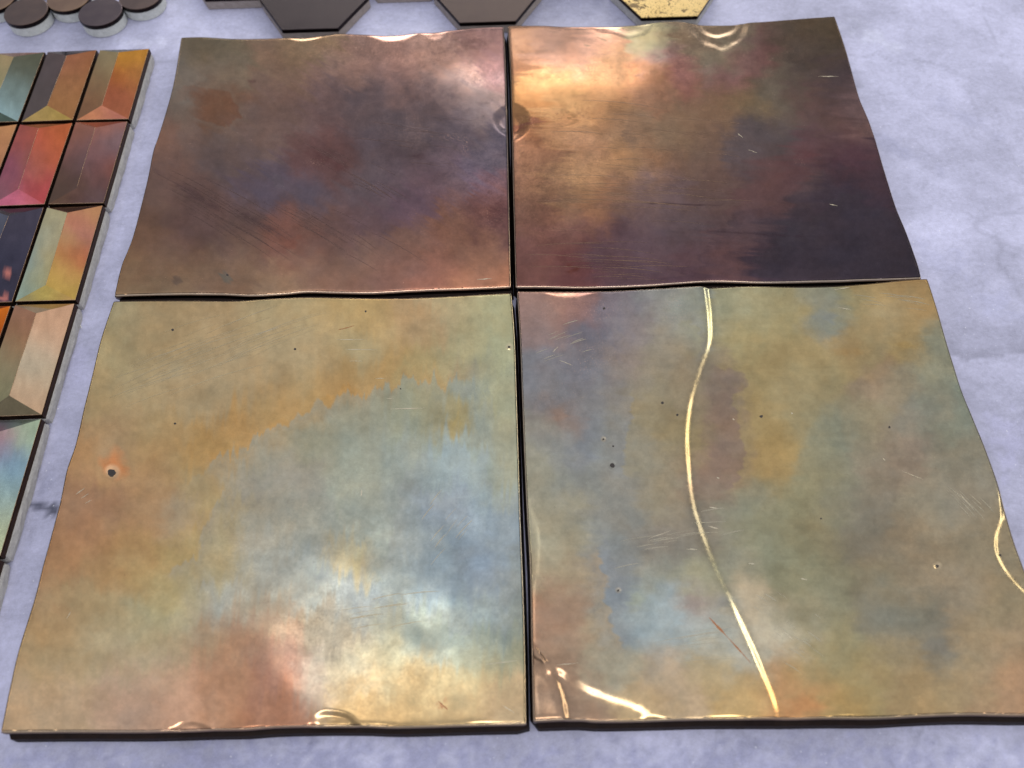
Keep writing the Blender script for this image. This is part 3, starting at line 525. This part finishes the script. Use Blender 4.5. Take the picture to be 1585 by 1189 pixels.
HAIR = {   # from x, y to x, y, spread, angle, length range, count, half width (pixels)
 'TL': [(250,275,420,360,16,31,60,150,34,0.5),(460,330,600,400,18,31,50,120,16,0.45),(500,240,600,290,10,30,40,90,12,0.5),(580,180,700,250,20,8,30,80,12,0.45)],
 'TR': [(850,300,1100,330,40,3,60,200,26,0.5),(860,400,1000,420,14,2,50,140,16,0.5),(900,200,1150,220,30,5,50,140,14,0.45)],
 'BL': [(210,600,450,505,14,-21,60,170,30,0.6),(230,560,420,480,10,-21,50,110,12,0.5),(560,960,640,930,20,-8,30,70,10,0.7),(690,860,720,780,22,-50,20,50,10,0.6)],
 'BR': [(985,850,1120,800,16,-8,20,60,16,0.8),(1000,985,1130,1005,10,-6,50,110,8,0.5),(1480,765,1515,795,10,48,20,44,12,0.7),(1200,930,1240,1010,16,35,12,34,16,0.8),(820,560,900,520,20,-20,12,36,16,0.6),(1320,440,1430,480,10,8,20,50,16,0.6)],
}
M_HAIR = {'TL': mat_metal('dark rubbed hairline', (0.085, 0.052, 0.048), (0.13, 0.08, 0.07), 0.4, 900), 'TR': mat_metal('brown rubbed hairline', (0.17, 0.11, 0.08), (0.24, 0.15, 0.10), 0.4, 900),
          'BL': mat_metal('pale rubbed hairline', (0.52, 0.43, 0.28), (0.42, 0.33, 0.20), 0.35, 900), 'BR': mat_metal('silvery rubbed hairline', (0.46, 0.42, 0.32), (0.38, 0.33, 0.25), 0.32, 900)}

big_tile('TL', 'large dark purple-brown copper tile with rust blot, nearest the coin-shaped round tiles', 11)
big_tile('TR', 'large copper tile with golden glow at one corner fading to near-black plum', 23)
big_tile('BL', 'large golden tile with a jagged-edged blue-grey cloud and one burnt hole', 37)
big_tile('BR', 'large olive-gold tile creased by a long bright S-shaped fold', 53)

# ------------------------------------------------------------------ bevelled mosaic tiles
ZB = 0.0085                                                # height of a bevelled tile's rim
GRP_B = 'faceted metal mosaic tiles in rows'
def bevel_tile(x0, x1, y0, y1, table, label, seed, hip=0.0080, rise=0.0037):
    cx, cy = (x0 + x1) / 2, (y0 + y1) / 2; off = np.array([cx, cy, 0])
    root = thing('faceted_tile', label, 'tile', (cx, cy, 0), GRP_B)
    rs = np.random.RandomState(seed); j = lambda s: rs.uniform(-s, s)
    A, B, C, D = [np.array([a + j(.0002), b + j(.0003), ZB + j(.00015)]) for a, b in ((x0, y0), (x1, y0), (x1, y1), (x0, y1))]
    R0 = np.array([cx + j(.0006), y0 + hip + j(.001), ZB + rise]); R1 = np.array([cx + j(.0006), y1 - hip + j(.001), ZB + rise])
    V, F, n = [], [], 13
    for quad in ((A, B, R0, R0), (B, C, R1, R0), (C, D, R1, R1), (D, A, R0, R1)):
        b0 = len(V)
        for a in np.linspace(0, 1, n):
            for b in np.linspace(0, 1, n):
                V.append((quad[0] * (1 - b) + quad[1] * b) * (1 - a) + (quad[3] * (1 - b) + quad[2] * b) * a)
        for a in range(n - 1):
            for b in range(n - 1):
                F.append((b0 + a * n + b, b0 + a * n + b + 1, b0 + (a + 1) * n + b + 1, b0 + (a + 1) * n + b))
    V = np.array(V); px = to_px(V); 
    dents = 0.00009 * fbm(V[:, 0] * 110, V[:, 1] * 110, seed, 2)
    col = np.zeros((len(V), 3)); per = n * n
    for k, tag in enumerate('bRtL'):                       # bottom, right, top, left facet
        tb = [t[1:] for t in table if t[0] in (tag, '*')] or [t[1:] for t in table]
        if len(tb) == 1: tb = tb + [(tb[0][0] + 9, tb[0][1] + 9, *tb[0][2:])]
        col[k * per:(k + 1) * per] = paint(px[k * per:(k + 1) * per], tb, (4, 18, 2, 6), seed + k, 0.6)
    col[3 * per:] *= 1.3; col[2 * per:3 * per] *= 1.15  # left and far facets lightened in colour to offset their dimmer reflections
    for t in table:
        if t[0] == 'F': col = blob(px, col, *t[1:5], t[5], 1.0, 0, 0.25, seed, 0.6)
    col = np.clip(col * BEVGAIN * (1 + 0.10 * fbm(px[:, 0] / 9, px[:, 1] / 9, seed + 5, 3))[:, None], 0.01, 0.92)
    V[:, 2] += dents
    # weld per-facet borders stay sharp: each facet is its own patch
    face = build('metal_face', V - off, np.array(F), M_BEV, root, col, True)
    S = []
    for P in (A, B, C, D): S.append(P)
    S = np.array(S); o = S.copy(); c = S.mean(0); dirs = np.sign(S - c); dirs[:, 2] = 0
    lo = S + dirs * 0.00025; lo[:, 2] = ZB - 0.0006; lo2 = S + dirs * 0.0003; lo2[:, 2] = ZB - 0.0036
    up = S.copy(); up[:, 2] -= 0.00012
    VV = np.vstack([up, lo, lo2]) - off; FF = []
    for k in range(2):
        for i in range(4): FF.append([k * 4 + i, (k + 1) * 4 + i, (k + 1) * 4 + (i + 1) % 4, k * 4 + (i + 1) % 4])
    FF.append([8, 9, 10, 11][::-1])
    build('cap_side', VV, FF, M_CAP, root, smoothf=False)
    for nm, p, q, rad in (('polished_edge', A, B, 0.00016), ('polished_edge', B, C, 0.00010), ('ridge', R0, R1, 0.00010)):
        t = np.linspace(0, 1, 9)[:, None]; line = p * (1 - t) + q * t; d = (q - p) / np.linalg.norm(q - p); a_ = np.cross(d, (0, 0, 1)); b_ = np.cross(a_, d)
        TV = np.vstack([l + (rad * (0.5 + 0.5 * abs(math.sin(i * 1.7 + seed)))) * (a_ * math.cos(k * 1.2566) + b_ * math.sin(k * 1.2566)) for i, l in enumerate(line) for k in range(5)])
        build(nm, TV - off, [[i * 5 + k, i * 5 + (k + 1) % 5, i * 5 + 5 + (k + 1) % 5, i * 5 + 5 + k] for i in range(8) for k in range(5)], M_EDGE, face)
    # ragged ceramic base, standing a little proud of the cap
    m = 14; loop = []
    cs = [(x0 - .0004, y0 - .0005), (x1 + .0011, y0 - .0005), (x1 + .0011, y1 + .0005), (x0 - .0004, y1 + .0005)]
    for k in range(4):
        p, q = np.array(cs[k]), np.array(cs[(k + 1) % 4])
        for t in np.linspace(0, 1, m, endpoint=False): loop.append(p + (q - p) * t)
    loop = np.array(loop); r = loop - loop.mean(0); rn = r / np.linalg.norm(r, axis=1)[:, None]
    # round the corners
    for k in range(4): loop[k * m] -= rn[k * m] * 0.0012; loop[k * m - 1] -= rn[k * m - 1] * 0.0002; loop[(k * m + 1) % len(loop)] -= rn[k * m + 1] * 0.0002
    rings = []
    for z, sc, rag in ((ZB - 0.0035, -0.0003, .0001), (ZB - 0.0046, 0.0002, .0003), (0.0022, 0.0004, .0004), (0.0, 0.0001, .0004)):
        rr = loop + rn * (sc + rag * rs.uniform(-1, 1, (len(loop), 1))); rings.append(np.c_[rr, np.full(len(loop), z)])
    L_ = len(loop); VV = np.vstack(rings) - off; FF = [[k * L_ + i, (k + 1) * L_ + i, (k + 1) * L_ + (i + 1) % L_, k * L_ + (i + 1) % L_][::-1] for k in range(3) for i in range(L_)]
    FF += [list(range(L_)), list(range(3 * L_, 4 * L_))[::-1]]
    build('ceramic_base', VV, FF, M_STONE, root, smoothf=False)
    return root
BEVGAIN = np.array((0.88, 0.88, 0.90))
XR = at([(231, 77), (200, 190), (157, 320), (112, 472), (60, 648)], ZB)[:, 0].mean()
YT = [at([p], ZB)[0, 1] for p in ((190, 77), (150, 189), (110, 320), (60, 472), (30, 650), (0, 868))]
PX, W_ = 0.0322, 0.0300
BEV = {
 (0, 0): ('faceted tile of bright amber orange with a brown streak, at the mosaic corner', [('L',150,100,175,155,110),('L',140,125,178,125,75),('L',135,150,160,105,70),('L',125,180,150,105,70),('R',200,88,215,150,60),('R',190,100,205,140,62),('R',190,118,190,100,50),('R',205,120,205,140,80),('R',178,150,165,92,65),('R',195,170,190,115,80),('t',185,79,110,105,85),('b',150,180,205,135,95),('b',172,178,190,120,100)]),
 (0, 1): ('faceted tile half taupe grey and half tan orange, with a speckled straw end', [('L',90,100,105,85,82),('L',60,150,100,85,80),('L',45,175,105,90,85),('R',108,88,165,105,92),('R',130,90,185,120,65),('R',110,140,185,130,85),('R',100,165,170,120,75),('t',110,81,110,85,90),('b',70,180,178,148,90),('b',100,180,180,150,80)]),
 (0, 2): ('faceted tile with cream slope meeting a grey-green to pale blue slope', [('L',10,100,205,175,120),('L',5,130,190,180,125),('R',40,110,105,105,85),('R',25,150,130,140,125),('R',15,172,165,195,195),('t',40,85,220,140,100),('t',15,85,215,160,115),('b',10,187,80,95,85)]),
 (1, 0): ('faceted tile of muted mauve brown with a salmon end', [('*',130,200,190,120,90),('*',160,195,170,115,100),('*',150,220,140,105,105),('*',172,225,130,115,120),('*',110,230,165,105,90),('*',130,245,130,105,110),('*',110,265,112,78,62),('*',150,270,120,85,80),('*',168,250,150,90,75),('*',90,300,105,80,65),('*',120,290,110,80,65),('*',140,300,105,85,85),('b',120,308,95,70,68)]),
 (1, 1): ('faceted tile of bright coral red and pink', [('*',40,195,200,95,80),('*',80,210,205,110,65),('*',30,215,200,100,90),('*',20,250,175,95,110),('*',10,262,170,85,105),('*',50,250,180,110,95),('*',75,240,205,105,75),('*',60,270,180,105,85),('*',50,300,185,80,80),('*',70,290,195,85,85),('b',20,310,215,110,135),('b',45,312,210,120,130),('*',10,290,175,110,120),('t',60,193,185,80,85)]),
 (1, 2): ('faceted tile of plain light tan copper beside the coral red tile', [('*',5,210,210,150,100),('*',5,230,200,140,100),('*',-10,250,190,130,95)]),
 (2, 0): ('faceted tile with pale blue-cream slope and peach slope crossed by a rust band', [('L',88,330,212,198,150),('L',60,370,188,205,182),('L',45,410,172,200,196),('L',40,440,176,195,172),('L',80,370,212,190,145),('L',78,400,218,188,118),('L',62,430,205,185,112),('R',135,340,200,145,100),('R',120,350,195,120,105),('R',130,362,185,120,110),('R',110,372,200,158,108),('R',108,395,192,108,74),('R',125,400,190,110,80),('R',100,420,205,160,95),('R',90,445,200,165,85),('t',105,325,125,95,75),('b',70,455,195,175,80),('b',95,460,200,160,95),('b',45,460,165,150,105)]),
 (2, 1): ('faceted tile of dark slate purple with a flaked pink copper patch', [('*',40,340,75,70,80),('*',50,360,80,75,90),('*',25,400,60,60,75),('L',6,350,112,116,132),('*',10,440,65,65,80),('b',10,462,120,85,90),('*',40,440,66,58,68),('F',14,415,13,10,(205,128,115)),('F',4,462,16,5,(190,120,110))]),
 (3, 0): ('faceted tile of pale sand with a broad cream slope and a tan smudge', [('L',50,490,190,140,112),('L',35,510,178,122,84),('L',30,530,182,138,95),('L',22,560,190,165,125),('L',10,600,165,155,115),('L',15,620,150,145,110),('R',85,500,210,165,130),('R',75,522,225,178,140),('R',62,548,200,188,158),('R',52,580,195,180,150),('R',42,610,200,165,130),('R',50,630,200,165,130),('t',60,480,215,182,142),('b',15,635,110,100,78)]),
 (3, 1): ('faceted tile of deep burnt orange beside the pale sand tile', [('*',3,490,220,120,40),('*',2,525,140,50,30),('*',-10,560,160,70,30)]),
 (4, 0): ('faceted tile of iridescent blue and sea green with a pink flush', [('*',5,675,180,130,140),('*',32,675,165,180,150),('*',10,705,130,150,175),('*',22,722,130,160,180),('*',10,760,132,165,175),('*',5,800,170,175,140),('*',0,690,150,110,120),('t',15,658,95,105,115),('t',40,657,140,150,130)]),
 (5, 0): ('faceted tile of sandy brown, next after the iridescent blue one in its column', [('*',0,890,170,150,110),('*',-10,930,150,130,100)]),
}
for (r, c), (lab, tb) in BEV.items():
    y1 = YT[r]; y0 = (YT[r + 1] + 0.0023) if r < 5 else y1 - 0.0625
    x1 = XR - c * PX
    bevel_tile(x1 - W_, x1, y0, y1, tb, lab, 100 + r * 7 + c)

# loose mesh fibres at the mosaic's edge
def fibre(points, label, rad=0.00022):
    s = resample(np.array(points, float), 14, 8); V, F = [], []
    for i, p in enumerate(s):
        d = s[min(i + 1, 13)] - s[max(i - 1, 0)]; d /= np.linalg.norm(d); a = np.cross(d, (0, 0, 1)); a /= np.linalg.norm(a); b = np.cross(d, a)
        for k in range(5):
            t = k * 2 * math.pi / 5; V.append(p + rad * (a * math.cos(t) + b * math.sin(t)))
    for i in range(13):
        for k in range(5): F.append([i * 5 + k, i * 5 + (k + 1) % 5, (i + 1) * 5 + (k + 1) % 5, (i + 1) * 5 + k])
    o = build('mesh_fibre', V, F, M_FIBRE)
    o['label'] = label; o['category'] = 'fibre'
def on(px, z): return at([px], z)[0]
fibre([on((113, 484), .0035), on((119, 489), .0015), on((123, 500), .0004), on((126, 508), .0003)], 'thin white mesh fibre curling from the joint above the pale sand tile')

# ------------------------------------------------------------------ round and hexagonal tiles
def mat_flat(name, a, b, rough, metallic=1.0, spots=None):
    t = NT(name); n = t.noise(70, 5, 0.6); f = t.noise(700, 4, 0.65, (1, 12, 1))
    c = t.mix(t.rng(n, 0, 1, 0.3, 0.7), a, b); c = t.mix(t.rng(f, 0, 0.45, 0.45, 0.75), c, tuple(x * 0.65 for x in a))
    if spots:
        w = t.noise(170, 5, 0.66, dist=0.5); k = t.rng(w, 0, 1, 0.555, 0.59)
        w2 = t.noise(900, 3, 0.6); k2 = t.math('MULTIPLY', t.rng(w2, 0, 1, 0.56, 0.62), 0.75)
        c = t.mix(t.math('MAXIMUM', k, k2), c, spots)
    t.set('Base Color', c); t.set('Metallic', metallic); t.set('Roughness', t.rng(n, rough - .05, rough + .06, .3, .7)); t.bump(f, 0.15, 0.0001)
    return t.m
def rgb(*c): return tuple(float(v) for v in lin(c))
FM = {
 'slate': mat_flat('dark slate metal', rgb(92, 80, 86), rgb(104, 92, 94), .36),
 'brown': mat_flat('dark brown metal', rgb(98, 84, 82), rgb(114, 96, 90), .36),
 'tan': mat_flat('tan streaked metal', rgb(134, 108, 94), rgb(152, 126, 106), .34),
 'hex_slate': mat_flat('blackened slate metal', rgb(56, 48, 51), rgb(64, 56, 58), .40),
 'hex_brown': mat_flat('blackened brown metal', rgb(66, 56, 55), rgb(76, 65, 62), .40),
 'gold': mat_flat('speckled pale gold metal', rgb(196, 166, 104), rgb(212, 184, 124), .38, 0.6, rgb(104, 84, 48)),
}
M_BLACK = mat_metal('blackened cap edge', (0.010, 0.006, 0.006), (0.030, 0.018, 0.016), 0.42, 400)
def prism_tile(name, label, cat, group, ctr, corners, zt, capm, basem, cap=0.0026, bevel=0.0004, base_out=0.0):
    root = thing(name, label, cat, (ctr[0], ctr[1], 0), group)
    c = np.array(corners); n = len(c); rn = c / np.linalg.norm(c, axis=1)[:, None]
    def ring(o, z): return np.c_[c + rn * o, np.full(n, z)]
    def shell(rings, capb=True, capt=True):
        V = np.vstack(rings); F = []
        for k in range(len(rings) - 1):
            F += [[k * n + i, (k + 1) * n + i, (k + 1) * n + (i + 1) % n, k * n + (i + 1) % n] for i in range(n)]
        if capt: F.append(list(range(n)))
        if capb: F.append(list(range((len(rings) - 1) * n, len(rings) * n))[::-1])
        return V, F
    V, F = shell([ring(-bevel, zt), ring(-bevel * .35, zt - bevel * .25), ring(0, zt - bevel)], capb=False)
    build('metal_face', V, F, capm, root, smoothf=False)
    V, F = shell([ring(0.00004, zt - bevel), ring(0.0001, zt - cap)], capt=False)
    build('cap_side', V, F, M_BLACK, root, smoothf=n > 8)
    V, F = shell([ring(-0.0006 + base_out, zt - cap - 0.0001), ring(-0.0003 + base_out, zt - cap - 0.0008), ring(-0.0001 + base_out, 0.0006), ring(-0.0006 + base_out, 0.0)])
    build('ceramic_base', V, F, basem, root, smoothf=False)
    return root
ZP = 0.0092
circ = np.stack([0.0138 * np.cos(np.linspace(0, 2 * math.pi, 49)[:-1]), 0.0138 * np.sin(np.linspace(0, 2 * math.pi, 49)[:-1])], 1)
for (px_, kind, lab) in (((40, 17), 'brown', 'round coin-shaped tile of dark brown metal between pinkish tan and slate ones'), ((106, -4), 'tan', 'round coin-shaped tile of streaked tan metal between two darker ones'),
        ((155, 18), 'slate', 'round coin-shaped tile of dark slate purple metal, nearest the amber faceted tile'), ((217, -7), 'brown', 'round coin-shaped tile at the end of its cluster, nearest the hexagonal tiles'),
        ((-10, -3), 'tan', 'round coin-shaped tile of pinkish tan metal, touching the dark brown one'), ((56, -38), 'slate', 'round coin-shaped slate tile set between the pinkish tan and streaked tan ones')):
    p = at([px_], ZP)[0]
    prism_tile('round_tile', lab, 'tile', 'round coin-shaped tiles', p, circ, ZP, FM[kind], M_STONE_W, 0.0027, 0.00035)
ZH = 0.0085
side = 0.0350
hexc = np.array([(side * math.cos(math.radians(60 * k)), side * math.sin(math.radians(60 * k))) for k in range(6)])
hy = at([(480, 45)], ZH)[0, 1] + side * math.sqrt(3) / 2
def hexa(pxx, dy, kind, lab):
    p = at([pxx], ZH)[0]
    prism_tile('hexagonal_tile', lab, 'tile', 'hexagonal metal tiles', (p[0], hy + dy, 0), hexc, ZH, FM[kind], M_STONE_P if kind != 'gold' else M_STONE, 0.0024, 0.00035)
hexa((479.5, 45), 0, 'hex_slate', 'dark slate hexagonal tile touching the edge of the large rust-blotted tile')
hexa((755, 38), 0.0015, 'hex_brown', 'dark brown hexagonal tile where the two dark copper tiles meet')
hexa((1037, 28), 0.001, 'gold', 'pale gold hexagonal tile speckled with dark brown spots')
hexa((357, 2), 0.0335, 'hex_brown', 'dark hexagonal tile at the end of its row, nearest the round tiles')
hexa((622, 2), 0.0345, 'hex_slate', 'dark hexagonal tile set back between the slate and brown hexagons')
hexa((890, -2), 0.0355, 'hex_brown', 'dark hexagonal tile set back beside the speckled gold one')
